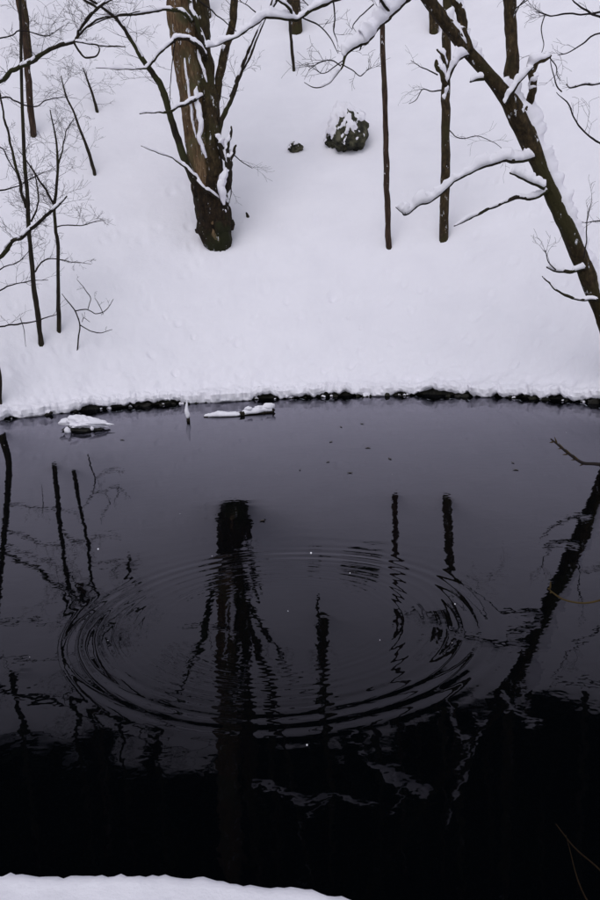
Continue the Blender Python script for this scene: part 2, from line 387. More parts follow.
RIP = np.array([-0.19, 5.65])
def build_water():
    r = np.concatenate([np.arange(0.01, 2.3, 0.0095), 2.3 * 1.06 ** np.arange(0, 29)]); r = r[r < 11.8]
    n = 300; a = np.arange(n) / n * 2 * math.pi
    R_, A_ = np.meshgrid(r, a, indexing='ij')
    wob = R_ * (1 + 0.012 * np.sin(A_ * 2 + 0.6) + 0.006 * np.sin(A_ * 5 + 1.0))
    # dispersed ring train: long waves outside, short waves behind them
    u = np.clip(1.55 - wob, -0.4, 1.5)
    phase = 2 * math.pi * (u / 0.155 + 0.5 * np.maximum(u, 0) ** 2 / 0.075 * 0.55)
    env = np.exp(-((wob - 1.36) / 0.16) ** 2) * 1.0 + 0.22 * np.exp(-((wob - 1.0) / 0.24) ** 2)
    az = 0.75 + 0.35 * vnoise(np.cos(A_) * 1.5, np.sin(A_) * 1.5, wob * 1.2, 4)
    lam = 1 / (1 / 0.155 + np.maximum(u, 0) / 0.075 * 0.55)
    z = 0.0015 * env * az * (lam / 0.155) * np.sin(phase)
    z += 0.0006 * np.exp(-((wob - 1.78) / 0.16) ** 2) * np.sin(2 * math.pi * wob / 0.30) * az * 0.5
    # short capillary ripples left inside the rings
    cap = vnoise(np.cos(A_) * 2.2, np.sin(A_) * 2.2, wob * 1.5, 14)
    z += 0.00013 * sstep(0.45, 0.95, wob) * (1 - sstep(1.15, 1.5, wob)) * (0.8 + 0.5 * cap) * np.sin(2 * math.pi * wob / 0.056 + 2.5 * cap)
    V = np.stack([RIP[0] + R_ * np.cos(A_), RIP[1] + R_ * np.sin(A_), z], 2).reshape(-1, 3)
    V = np.vstack([V, [RIP[0], RIP[1], 0]]); m = len(r)
    I = np.arange(m - 1)[:, None] * n; J = np.arange(n)[None]; K = (J + 1) % n
    F = np.stack([I + J, I + n + J, I + n + K, I + K], 2).reshape(-1, 4).tolist()
    F += [(m * n, j, (j + 1) % n) for j in range(n)]
    o = struct(mesh_obj('pond_water', V, F, M['water'])); o['label'] = 'dark still pond water with one spreading set of ripple rings'
build_water()

# ------------------------------------------------------------------ trees
def limb_path(px_pts, Y, n=8, kink=1.0):
    rows = []
    for q in px_pts:
        yy = Y + (q[3] if len(q) > 3 else 0.0); p = P(q[0], q[1], yy)
        rows.append((*p, max(q[2], 0.5) * 0.5 * np.linalg.norm(p - EYE) / FPX * 0.96))
    rows = np.array(rows); rows[-1, 3] = min(rows[-1, 3], rows[-2, 3] * .55)
    p = smooth_path(rows, n); L = np.concatenate([[0], np.cumsum(np.linalg.norm(np.diff(p[:, :3], axis=0), axis=1))])
    sd = int(abs(px_pts[0][0] * 13 + px_pts[0][1] * 7 + px_pts[-1][0] * 3)) % 9973
    amp = (np.minimum(0.006 + 0.45 * p[:, 3], 0.035) * np.clip(np.minimum(L, 0.25) / 0.25, 0, 1))[:, None]
    k = np.stack([fbm(L * 4.5, 0 * L + sd * .37 + 9 * c, 0 * L, 3, sd + c) for c in range(3)], 1)
    p[:, :3] += k * amp * 2.2 * kink; p[:, 3] *= 1 + 0.18 * kink * fbm(L * 7, 0 * L + sd * .11, 0 * L, 2, sd + 9)
    return p
def rand_twig(mb, p, d, length, r, depth, rg, droop=0.05):
    n = 6; pts = [p]; dd = np.array(d, float); dd /= np.linalg.norm(dd)
    kids = []
    for i in range(n):
        dd = dd + np.array([rg.uniform(-1, 1), rg.uniform(-1, 1), rg.uniform(-1, 1)]) * 0.22 + np.array([0, 0, -droop * 0.4])
        dd /= np.linalg.norm(dd); pts.append(pts[-1] + dd * length / n)
        if depth and i >= 1 and rg.random() < 0.75: kids.append((pts[-1], dd.copy(), i))
    path = np.array([(*q, max(r * (1 - i / (n + 1.0)), 0.002)) for i, q in enumerate(pts)])
    v, f = tube(path, 3 if r < 0.006 else 4); mb.add(v, f)
    for (q, e, i) in kids:
        s = np.array([rg.uniform(-1, 1), rg.uniform(-1, 1), rg.uniform(-.5, 1)]); s -= e * (s @ e); s /= np.linalg.norm(s) + 1e-6
        rand_twig(mb, q, e * 0.75 + s * 0.7, length * rg.uniform(0.35, 0.6), max(r * 0.55, 0.002), depth - 1, rg, droop)
class Tree:
    def __init__(s, name, base, label, cat='tree', group=None, seed=1):
        s.base = np.array(base, float); s.root = thing(name, s.base, label, cat, group); s.tw = MB(); s.seed = seed; s.rg = random.Random(seed); s.k = 0
    def limb(s, name, pts, Y, m='bark', sides=8, rough=0.16, snow=0.0, n=8, **kw):
        path = pts if isinstance(pts, np.ndarray) else limb_path(pts, Y, n, {'trunk': .22, 'stem': .45, 'root_flare': .3}.get(name, 1.0))
        s.k += 1
        v, f = tube(path, sides, rough, s.seed * 31 + s.k)
        o = mesh_obj(name, v, f, M[m], s.root, base=s.base)
        if snow:
            seg = np.linalg.norm(np.diff(path[:, :3], axis=0), axis=1).sum(); fine = smooth_path(path[::2], max(4, int(seg / .025 / max(len(path) / 2, 1)))) if len(path) > 8 else smooth_path(path, 6)
            for v, f in snow_strip(fine, snow, s.seed * 13 + s.k, **kw): mesh_obj('snow', v, f, M['snow'], o, base=s.base)
        return path
    def twig(s, pts, Y, fan=0, flen=0.3):
        path = limb_path(pts, Y, 6); v, f = tube(path, 4); s.tw.add(v, f)
        for i in range(fan):
            k = s.rg.randrange(len(path) // 3, len(path)); t = path[min(k + 1, len(path) - 1), :3] - path[k - 1, :3]; t /= np.linalg.norm(t) + 1e-9
            sd = np.array([s.rg.uniform(-1, 1), s.rg.uniform(-.6, .6), s.rg.uniform(-.4, 1)])
            rand_twig(s.tw, path[k, :3], t * 0.6 + sd * 0.7, flen * s.rg.uniform(.5, 1.2), 0.004, 1, s.rg)
        return path
    def fans(s, path, count, length, r=0.006, lo=0.3, depth=2, droop=0.05, up=0.3):
        for i in range(count):
            k = int(s.rg.uniform(lo, 0.98) * (len(path) - 1)); t = path[min(k + 1, len(path) - 1), :3] - path[max(k - 1, 0), :3]; t = t / (np.linalg.norm(t) + 1e-9)
            sd = np.array([s.rg.uniform(-1, 1), s.rg.uniform(-.7, .7), s.rg.uniform(-.2, 1) * up * 2])
            rand_twig(s.tw, path[k, :3], t * 0.35 + sd, length * s.rg.uniform(.5, 1.25), min(r, path[k, 3] * 0.8), depth, s.rg, droop)
    def done(s, m='twig'):
        if s.tw.v:
            o = mesh_obj('twigs', s.tw.v, s.tw.f, M[m], s.root, base=s.base); o['kind'] = 'stuff'

# --- the big forked tree on the slope
b0 = hit(218, 243); Y = b0[1]
t = Tree('forked_tree', b0, 'big snow-streaked tree forking low into several stems on the slope', seed=11)
main = t.limb('trunk', [(224, 256, 14, .1), (218, 240, 26), (213, 215, 29), (208, 188, 27), (201, 150, 26), (194, 110, 25), (187, 60, 26), (180, 0, 26), (172, -70, 25), (158, -200, 23), (140, -360, 20), (122, -520, 14)], Y, 'bark_pale', 30, 0.15, n=16)
t.limb('stem', [(213, 200, 16, -.1), (212, 165, 17, -.12), (210, 125, 17, -.1), (205, 75, 17, -.05), (201, 30, 17), (200, 0, 16), (196, -80, 15), (186, -220, 12), (178, -420, 8)], Y, 'bark_moss', 22, 0.2, n=16)
mf = t.limb('root_flare', [(224, 254, 14, 0), (220, 245, 25, -.03), (216.5, 233, 31, -.03), (213.5, 216, 32, -.03), (210.5, 202, 31, -.03), (207.5, 188, 28, -.02), (205, 174, 23, .02), (203, 162, 14, .06)], Y, 'bark_base', 40, 0.24, n=12)
l1 = t.limb('stem', [(205, 205, 9), (200, 190, 9, -.15), (191, 175, 8, -.2), (178, 140, 7, -.25), (165, 98, 6.5, -.3), (157, 78, 6, -.3), (148, 67, 5, -.4), (138, 52, 4.5, -.5), (125, 30, 4, -.6), (112, 14, 3.5, -.7), (96, 3, 3, -.8), (70, -12, 2.5, -1)], Y, 'bark', 8, 0.12, snow=0.035, cut=.42)
r1 = t.limb('stem', [(219, 170, 8, .1), (216, 140, 8), (215, 115, 8), (217, 92, 8), (223, 58, 8), (230, 30, 7.5), (234, 0, 7), (238, -60, 6), (247, -200, 4.5), (255, -330, 2.5)], Y, 'bark_moss', 9, 0.14, snow=0.05, cut=.6, minh=.1)
r2 = t.limb('stem', [(221, 175, 6, -.1), (218, 148, 6, -.15), (220, 125, 5.5, -.15), (229, 104, 5, -.2), (240, 74, 4.5, -.25), (251, 45, 4, -.3), (262, 24, 3.5, -.3), (275, 3, 3, -.3), (292, -30, 2, -.3)], Y, 'bark', 8, 0.12, snow=0.05, cut=.35, minh=.1)
t.limb('stem', [(243, 70, 2.5, -.25), (252, 50, 2.5, -.35), (261, 28, 2, -.4), (268, 12, 2, -.4), (275, -8, 1.5, -.4)], Y, 'bark', 6, 0.1, snow=0.03, minh=.1)
t.limb('branch', [(222, 218, 7, -.2), (223, 200, 7, -.25), (226, 182, 6.5, -.3), (227, 165, 6, -.3), (222, 148, 5, -.3), (214, 136, 4, -.3)], Y, 'bark', 8, 0.2, snow=0.15, minh=.0, cut=.15, wf=1.0)
t.limb('broken_stub', [(226, 180, 5, -.3), (230, 165, 5, -.35), (229, 150, 4, -.35), (231, 135, 3, -.35), (231, 126, 2.5, -.35)], Y, 'bark', 7, 0.2, snow=0.06, minh=.0)
t.limb('broken_stub', [(227, 168, 4, -.3), (232, 156, 4, -.4), (236, 146, 4, -.4)], Y, 'bark', 7, 0.2, snow=0.07, minh=.0)
t.limb('branch', [(219, 200, 4, -.3), (211, 193, 4, -.45), (202, 188, 4, -.5), (194, 177, 3.5, -.5), (184, 166, 3, -.5), (172, 158, 2, -.55), (158, 153, 1.5, -.6), (141, 146, 1, -.6)], Y, 'bark', 6, 0.1, snow=0.055, cut=.2)
t.limb('branch', [(203, 95, 3.5, -.3), (192, 100, 3.5, -.45), (180, 106, 3, -.5), (170, 111, 3, -.55), (157, 112, 2, -.6), (140, 114, 1.3, -.6)], Y, 'bark', 6, 0.1, snow=0.06, cut=.15)
t.limb('branch', [(206, 56, 4.5, -.25), (197, 45, 4.5, -.45), (188, 38, 4, -.5), (178, 36, 4, -.5), (170, 41, 3.5, -.55), (161, 52, 3, -.6), (152, 64, 2.5, -.6), (144, 69, 2, -.6), (128, 69, 1.3, -.6), (96, 68, 1, -.6)], Y, 'bark', 7, 0.1, snow=0.07, cut=.15)
t.limb('branch', [(192, 22, 4, -.3), (184, 13, 4, -.45), (172, 8, 3.5, -.5), (155, 11, 3, -.55), (140, 13, 3, -.6), (118, 16, 2.5, -.6), (103, 20, 2, -.6), (88, 27, 1.5, -.6)], Y, 'bark', 6, 0.1, snow=0.06, cut=.2)
t.limb('branch', [(206, 60, 5, -.2), (202, 42, 5, -.3), (196, 20, 4.5, -.35), (188, 0, 4, -.35), (180, -25, 3, -.4)], Y, 'bark', 7, 0.15, snow=0.07, minh=.0, cut=.2)
# snow wedged in the fork
for pts in ([(206, 158, 1.5, -.36), (203, 146, 4, -.40), (200, 128, 4.5, -.42), (198, 108, 5, -.42), (197, 92, 3.5, -.40), (197, 86, 1, -.36)], [(196, 138, 1, -.40), (192, 118, 2, -.42), (189, 96, 2.2, -.42), (186, 72, 2, -.42), (184, 58, 1, -.40)],
            [(207, 82, 1, -.33), (203, 70, 2.5, -.34), (199, 58, 2.5, -.34), (197, 50, 1, -.33)], [(224, 205, 2, -.40), (222, 190, 8, -.45), (223, 178, 7, -.45), (226, 168, 2, -.4)]):
    v, f = tube(limb_path(pts, Y, 10), 12, 0.55, int(pts[0][0])); mesh_obj('snow', v, f, M['snow'], t.root, base=t.base)
t.fans(l1, 14, .7, lo=.4); t.fans(r1, 10, .8, lo=.3); t.fans(r2, 10, .6, lo=.3); t.fans(main, 26, 2.2, .015, lo=.66)
for pts in ([(229, 150, 1.5, -.3), (240, 160, 1, -.3), (252, 168, .8, -.3)], [(228, 172, 1.2, -.3), (231, 190, 1.2, -.3), (229, 203, .8, -.3)], [(198, 0, 1.5, -.3), (214, 12, 1.2, -.3), (225, 22, 1, -.3), (240, 35, .8, -.3)], [(175, 42, 1.2, -.5), (171, 70, 1, -.5), (170, 105, .8, -.5)]):
    t.twig(pts, Y, fan=3, flen=.4)
t.done()

# --- straight young trunks on the slope
b = hit(389, 247); t = Tree('young_tree', b, 'thin red-brown pole trunk standing alone beside the mossy boulder', seed=21)
m1 = t.limb('trunk', [(389, 255, 6), (388.5, 240, 6.2), (387, 195, 5.8), (386, 150, 5.5), (384, 80, 5), (382, 10, 4.6), (380, -60, 4.2), (378, -160, 3.5), (376, -290, 2)], b[1], 'bark_red', 8, 0.14, n=8)
t.fans(m1, 14, .8, .008, lo=.62); t.done()
b = hit(444, 239); t = Tree('young_tree', b, 'thicker straight trunk with snowy stubs rising behind the leaning tree', seed=22); Y = b[1]
m2 = t.limb('trunk', [(444, 250, 9), (444, 232, 9.5), (445, 180, 8.8), (446, 100, 8.4), (447, 30, 8), (448, -60, 7.5), (450, -180, 6), (453, -360, 3)], Y, 'bark_moss', 10, 0.12, n=9)
t.limb('broken_stub', [(446, 84, 5, -.1), (441, 74, 5, -.2), (437, 66, 5, -.25), (436, 60, 3, -.25)], Y, 'bark_moss', 7, 0.25, snow=.12, minh=0, cut=.1)
t.limb('broken_stub', [(446, 66, 4, -.1), (441, 56, 4.5, -.2), (437, 50, 4, -.2)], Y, 'bark_moss', 7, 0.25, snow=.10, minh=0, cut=.1)
t.twig([(444, 90, 1.4), (432, 91, 1.2), (423, 90, 1), (416, 100, .8), (409, 104, .6)], Y, fan=4, flen=.4)
t.twig([(438, 75, 1.4), (428, 70, 1.1), (420, 66, .9), (411, 60, .7)], Y, fan=3, flen=.4)
t.twig([(447, 128, 1), (460, 138, .9), (478, 136, .8), (495, 143, .6), (506, 152, .6)], Y, fan=5, flen=.5)
t.fans(m2, 24, 1.2, .01, lo=.6); t.done()

# --- leaning tree at the right shore, its top arching over the water
bx, by = 5.62, 13.45; b = np.array([bx, by, float(ground_z(bx, by))])
t = Tree('leaning_tree', b, 'dark forked tree leaning out over the pond, thick snow along its upper side', seed=31)
p0 = (bx + .14, by + .02, b[2] - .35, .2)
lp = np.vstack([np.array([p0, (bx, by, b[2] + .05, .165)]), *[np.array([(*P(x, y, yy), w * .5 * yy / FPX)]) for (x, y, w, yy) in
     [(622, 356, 18, 13.36), (600, 304, 17, 13.30), (582, 262, 16, 13.2), (564, 220, 15.5, 13.1), (540, 165, 15.5, 13.0), (518, 116, 19, 12.9), (498, 86, 13, 12.8), (470, 54, 12, 12.65), (448, 25, 11.5, 12.5), (430, 2, 11, 12.4), (404, -36, 9.5, 12.2), (366, -95, 8, 12.0), (320, -170, 6, 11.8), (280, -250, 3, 11.6)]]])
trunk = t.limb('trunk', smooth_path(lp, 14), 0, 'bark_moss', 26, 0.15, snow=0.30, hi=.66, wf=.8, cut=.08, freq=1.2, minh=.0)
s1 = t.limb('stem', [(521, 124, 14), (514, 106, 14), (512, 85, 13), (512, 40, 12), (511, 0, 11.5), (510, -80, 10), (506, -200, 8), (500, -380, 4)], 12.9, 'bark_moss', 11, 0.14, n=8)
t.limb('stem', [(470, 52, 8), (463, 32, 9), (460, 14, 9), (453, -6, 8.5), (446, -30, 7), (430, -90, 5)], 12.6, 'bark_moss', 9, 0.14, snow=.10, minh=.0, cut=.1)
t.limb('broken_stub', [(519, 116, 7), (526, 104, 8), (531, 93, 8), (533, 82, 7.5), (531, 72, 7), (536, 64, 6), (544, 60, 5), (551, 57, 3)], 12.85, 'bark_moss', 9, 0.25, snow=.12, minh=0, cut=.05)
t.limb('branch', [(506, 104, 3), (512, 93, 3), (519, 82, 2.5), (527, 72, 2.5), (533, 66, 2)], 12.65, 'bark', 6, 0.15, snow=.09, minh=.0, cut=.1)
br = t.limb('branch', [(535, 156, 5), (522, 161, 5), (505, 162, 4.5), (485, 166, 4.2), (465, 176, 3.8), (448, 186, 3.4), (434, 198, 3), (418, 207, 2.6), (406, 214, 2.6), (402, 212, 1.8), (396, 207, 1)], 12.9, 'bark', 7, 0.12, snow=.14, cut=.02, freq=1.2)
t.limb('branch', [(548, 191, 4), (532, 197, 4), (515, 199, 3.6), (497, 205, 3.4), (480, 214, 3), (466, 221, 2.6), (454, 226, 1.8)], 12.95, 'bark', 7, 0.12, snow=.07, cut=.1)
t.limb('broken_stub', [(545, 188, 5), (534, 184, 4), (521, 178, 3.5), (511, 173, 2)], 12.85, 'bark', 7, 0.12, snow=.15, cut=.02)
t.limb('branch', [(586, 268, 4), (570, 271, 3.6), (556, 270, 3.2), (547, 267, 2)], 13.1, 'bark', 6, 0.15, snow=.10, cut=.05)
t.limb('branch', [(598, 300, 3.4), (580, 298, 3), (568, 294, 2.6), (556, 290, 2.4), (550, 284, 1.8), (543, 277, 1)], 13.1, 'bark', 6, 0.2, snow=.03)
t.limb('branch', [(482, 66, 4), (470, 56, 4, -.1), (462, 58, 3.8, -.15), (455, 66, 3.4, -.2), (450, 78, 2.6, -.2), (447, 92, 2, -.2), (445, 100, 1.2, -.2)], 12.7, 'bark', 6, 0.15, snow=.14, minh=.0, cut=.0)
t.limb('broken_stub', [(484, 78, 5), (477, 79, 4), (471, 81, 2)], 12.6, 'bark', 6, 0.2, snow=.05)
hb = t.limb('branch', [(420, -12, 6), (405, 2, 5.5, -.1), (391, 14, 5, -.2), (378, 28, 4.6, -.3), (364, 42, 4.2, -.4), (352, 50, 3.6, -.4), (346, 56, 2.8, -.4), (341, 67, 2, -.4), (336, 76, 1.4, -.4), (328, 84, 1, -.4), (315, 87, 1, -.4), (304, 82, .8, -.4)], 12.3, 'bark', 7, 0.12, snow=.17, cut=.0, freq=1.2, lo=0)
t.limb('branch', [(391, 14, 3.4, -.2), (386, 7, 3.2, -.3), (378, -4, 3, -.4), (366, -20, 2, -.4)], 12.3, 'bark', 6, 0.1, snow=.05)
hb2 = t.limb('branch', [(404, -36, 6), (370, -18, 5, -.2), (345, -5, 4.6, -.3), (328, 2, 4.4, -.4), (311, 10, 4.2, -.4), (297, 18, 4, -.4), (284, 19, 3.6, -.5), (266, 18, 3.2, -.5), (252, 25, 2.8, -.6), (238, 36, 2.4, -.6), (222, 44, 1.8, -.6), (206, 48, 1.2, -.7)], 12.2, 'bark', 7, 0.12, snow=.13, cut=.0, freq=1.0, lo=.28)
t.limb('branch', [(292, 18, 3, -.4), (290, 8, 3, -.5), (280, 0, 2.5, -.6), (265, -8, 2, -.6)], 12.2, 'bark', 6, 0.1, snow=.04)
for pts, fn in (([(333, 0, 1.6, -.4), (335, 16, 1.3, -.4), (334, 30, 1.2, -.4), (338, 42, 1, -.4)], 3), ([(303, 18, 1.6, -.4), (318, 25, 1.4, -.4), (330, 38, 1.2, -.4), (338, 54, 1, -.4)], 3),
                ([(341, 66, 1.3, -.4), (330, 60, 1.1, -.4), (318, 63, 1, -.4), (308, 70, .7, -.4)], 6), ([(341, 64, 1.3, -.4), (352, 70, 1.1, -.4), (360, 76, .9, -.4), (368, 68, .7, -.4)], 5),
                ([(344, 60, 1.2, -.4), (332, 68, 1, -.4), (322, 73, .8, -.4), (310, 66, .6, -.4)], 5), ([(362, 44, 1.8, -.4), (360, 50, 1.4, -.4)], 0), ([(374, 4, 1.2, -.3), (355, 22, 1, -.3), (352, 30, .8, -.3)], 2),
                ([(550, 58, 1.2), (556, 66, 1.1), (557, 74, 1), (560, 80, .9)], 2), ([(562, 92, 1.2, .2), (556, 84, 1.2, .2), (551, 58, 1, 0)], 0), ([(584, 258, 1.3), (587, 235, 1.1), (588, 215, .9), (592, 200, .7)], 3), ([(556, 270, 1.2), (549, 262, 1), (546, 250, .8)], 5),
                ([(264, 19, 1.3, -.5), (250, 8, 1, -.5), (240, 0, .8, -.5)], 4), ([(312, 9, 1.2, -.4), (300, -2, 1, -.4)], 3)):
    t.twig(pts, 12.3 if pts[0][0] < 420 else 12.9, fan=fn, flen=.28)
t.fans(s1, 22, 1.2, .01, lo=.5); t.fans(trunk, 18, 1.0, .01, lo=.78); t.done()

# --- tree at the left edge of the pond: a sliver of trunk and limbs reaching over the bank
b = hit(-7, 400, 12); Yl = b[1]
t = Tree('shore_tree', b, 'bare tree at the water edge reaching long dark limbs across the saplings', seed=41)
tr = t.limb('trunk', [(-2, 415, 8), (-2, 398, 7), (-4, 365, 6.5), (-24, 300, 6), (-58, 200, 5.5), (-104, 80, 5), (-150, -60, 5), (-260, -300, 3)], Yl, 'bark', 10, 0.14, n=8)
la = t.limb('branch', [(-36, 278, 4.6), (0, 256, 4.6, -.1), (12, 243, 4.4, -.2), (28, 231, 4, -.3), (45, 217, 3.4, -.4), (56, 207, 2.8, -.4), (66, 197, 2, -.4)], Yl, 'bark', 6, 0.12, snow=.04, cut=.45)
lb = t.limb('branch', [(-96, 118, 5), (-40, 98, 5.4), (0, 79, 4.8, -.2), (13, 70, 4.6, -.3), (27, 63, 4.4, -.4), (48, 51, 4.2, -.5), (66, 43, 4, -.5), (76, 40, 3.8, -.5), (78, 29, 3.6, -.5), (88, 16, 3.4, -.6), (97, 8, 3, -.6), (113, -2, 2.4, -.6)], Yl, 'bark', 6, 0.12, snow=.03, cut=.5)
t.limb('branch', [(74, 41, 2.2, -.5), (84, 42, 2, -.6), (95, 45, 2, -.6), (110, 46.5, 1.7, -.6), (125, 46, 1.2, -.6)], Yl, 'bark', 5, 0.1, snow=.02, cut=.5)
t.limb('branch', [(74, 43, 2.2, -.5), (79, 52, 2, -.5), (85, 59, 2, -.5), (95, 57, 1.6, -.5), (99, 50, 1.2, -.5), (96, 44, .9, -.5)], Yl, 'bark', 5, 0.1)
t.limb('branch', [(97, 8, 2.6, -.6), (88, 2, 2.6, -.6), (80, -4, 2, -.6)], Yl, 'bark', 5, 0.1)
t.limb('branch', [(78, 36, 2.4, -.5), (88, 25, 2, -.6), (100, 18, 1.8, -.6), (118, 15, 1.6, -.6), (140, 12, 1.2, -.6)], Yl, 'bark', 5, 0.1, snow=.02)
for pts, fn in (([(-80, 110, 2), (0, 98, 1.6, -.2), (15, 101, 1.5, -.2), (33, 107, 1.4, -.3), (45, 101, 1.3, -.3), (60, 97, 1, -.3), (67, 97, .8, -.3)], 6), ([(-14, 328, 2), (0, 326, 1.6), (14, 325, 1.5, -.1), (40, 320, 1.2, -.1), (58, 314, .8, -.1)], 4),
                ([(-22, 300, 2), (0, 290, 1.5), (14, 284, 1.2, -.1), (28, 281, 1, -.1), (48, 280, .7, -.1)], 8), ([(-28, 285, 2), (4, 268, 1.3, -.1), (18, 262, 1, -.1), (30, 250, .7, -.1)], 8), ([(-54, 196, 2), (0, 190, 1.6), (18, 186, 1.2), (32, 178, 1), (50, 170, .7)], 7),
                ([(-68, 150, 2), (-5, 146, 1.4), (8, 160, 1.2), (18, 176, .8)], 6), ([(-105, 50, 2), (0, 38, 1.3), (20, 30, 1.1), (46, 36, .9), (60, 28, .6)], 8), ([(20, 318, 1), (24, 330, .9), (26, 346, .6)], 0)):
    t.twig(pts, Yl, fan=fn, flen=.4)
t.fans(lb, 26, .55, .005, lo=.1); t.fans(la, 18, .5, .005, lo=.1); t.fans(tr, 10, 1.0, .01, lo=.6); t.done()

# --- slim saplings on the left of the slope
def sapling(label, px, Yadj=0, extra=(), fans_=(8, .45), m='bark', seed=1, sides=6, twl=(), grp=None, name='sapling', top=0.3):
    b = hit(px[0][0], px[0][1]); t = Tree(name, b, label, 'tree', grp, seed=seed)
    q0 = (px[0][0], px[0][1] + 7, px[0][2])
    pth = t.limb('trunk', [q0] + list(px), b[1], m, sides, 0.12, n=6)
    for e in extra: pp = t.limb('branch', e, b[1], m, 5, 0.12); t.fans(pp, 6, .35, .004, lo=.3)
    for e in twl: t.twig(e, b[1], fan=4, flen=.3)
    t.fans(pth, fans_[0], fans_[1], .005, lo=top); t.done(); return t
sapling('tall slim dark sapling standing nearest the water on the bank', [(41, 345, 5.4), (38, 315, 5), (34, 288, 4.8), (31, 255, 4.4), (28.5, 230, 4.2), (27, 190, 3.8), (25, 172, 3.6), (23, 130, 3.2), (21, 60, 2.8), (20, 0, 2.4), (14, -120, 1.6)], seed=51,
        extra=[[(26, 208, 3.2), (19, 178, 2.8), (11, 145, 2.4), (5, 118, 2), (0, 95, 1.6), (-6, 60, 1)], [(35, 272, 1.8), (42, 262, 1.5), (52, 259, 1.2), (70, 262, .9), (92, 264, .6)], [(31, 222, 2), (37, 205, 1.7), (37, 185, 1.4), (31, 165, 1)]], fans_=(24, .5), top=.42)
sapling('slim sapling with a snowy knot and a twiggy top, beside a taller one', [(59, 332, 4.6), (58.5, 310, 4.2), (58, 292, 3.6), (58, 250, 3.4), (56, 232, 3.2), (54, 212, 3), (56, 190, 2.8), (57.5, 165, 2.4), (56, 140, 1.8), (50, 110, 1.2)], seed=52,
        extra=[[(54, 205, 2.4), (46, 190, 2.2), (38, 178, 2), (30, 166, 1.5), (18, 150, 1)], [(57, 168, 1.8), (62, 150, 1.4), (66, 132, 1.1), (74, 118, .7)], [(56, 227, 1.4), (68, 225, 1.2), (82, 226, 1), (95, 222, .8), (106, 221, .5)]], fans_=(18, .5), top=.55)
sapling('leaning thin sapling with bare twigs, foot alone in smooth snow', [(94.5, 175, 3.4), (91, 160, 3.2), (86, 145, 2.8), (80, 130, 2.4), (74, 113, 2), (66, 96, 1.6), (61, 76, 1.1)], seed=53, fans_=(16, .6), top=.35)
sapling('tiny leaning sapling shoot above the thin bare sapling', [(97, 112, 3), (93, 96, 2.2), (88, 82, 1.8), (83, 68, 1.2)], seed=54, fans_=(8, .5), top=.4)
sapling('short thin stem below the snowy overhanging branch', [(294, 71, 3.2), (292, 50, 3), (290, 25, 2.8), (288, 0, 2.4), (284, -40, 1.6)], seed=55, fans_=(4, .5), top=.7)
sapling('straight red-brown pole trunk rising behind the slim bare saplings', [(33.5, 136, 6), (30, 105, 6), (27.5, 70, 5.6), (25, 40, 5.4), (21, 15, 5.2), (16, -15, 5), (6, -120, 4), (-8, -260, 2.4)], m='bark_red', seed=56, sides=8, fans_=(16, .9), top=.7, name='young_tree')
sapling('straight mossy pole trunk standing uphill close behind a red-brown pole', [(29, 58, 5.2), (27.5, 35, 5), (26, 15, 4.6), (23, -5, 4.4), (15, -100, 3.6), (4, -220, 2)], m='bark_moss', seed=57, sides=8, fans_=(14, .9), top=.7, name='young_tree')
# twiggy shrubs poking out of the snow
b = hit(78, 349, 13); t = Tree('bare_shrub', b, 'small bare twig shrub poking from snow near the saplings', 'shrub', seed=58)
t.limb('stem', [(77, 356, 1.6), (78, 340, 1.5), (80, 325, 1.4), (76, 313, 1.3), (69, 303, 1.1), (62, 294, .8)], b[1], 'twig', 5, 0.1)
for pts in ([(80, 325, 1.1), (90, 331, 1), (100, 333, .9), (112, 329, .6)], [(75, 311, 1.2), (87, 309, 1.1), (95, 314, 1), (103, 312, .9), (109, 306, .8), (113, 299, .6)], [(88, 309, 1), (90, 298, .9), (84, 288, .8), (77, 280, .6)], [(103, 314, .8), (98, 302, .7), (95, 298, .5)], [(82, 322, .8), (84, 318, .7), (90, 322, .5)]): t.twig(pts, b[1], fan=2, flen=.12)
t.done()
b = hit(248, 217); t = Tree('snapped_twig', b, 'short dark twig end sticking out of snow beside the forked tree', 'twig', seed=59)
t.limb('stem', [(251, 225, 3), (248, 218, 3.4), (246, 213, 1.6)], b[1], 'bark', 6, 0.2, n=4); t.done()
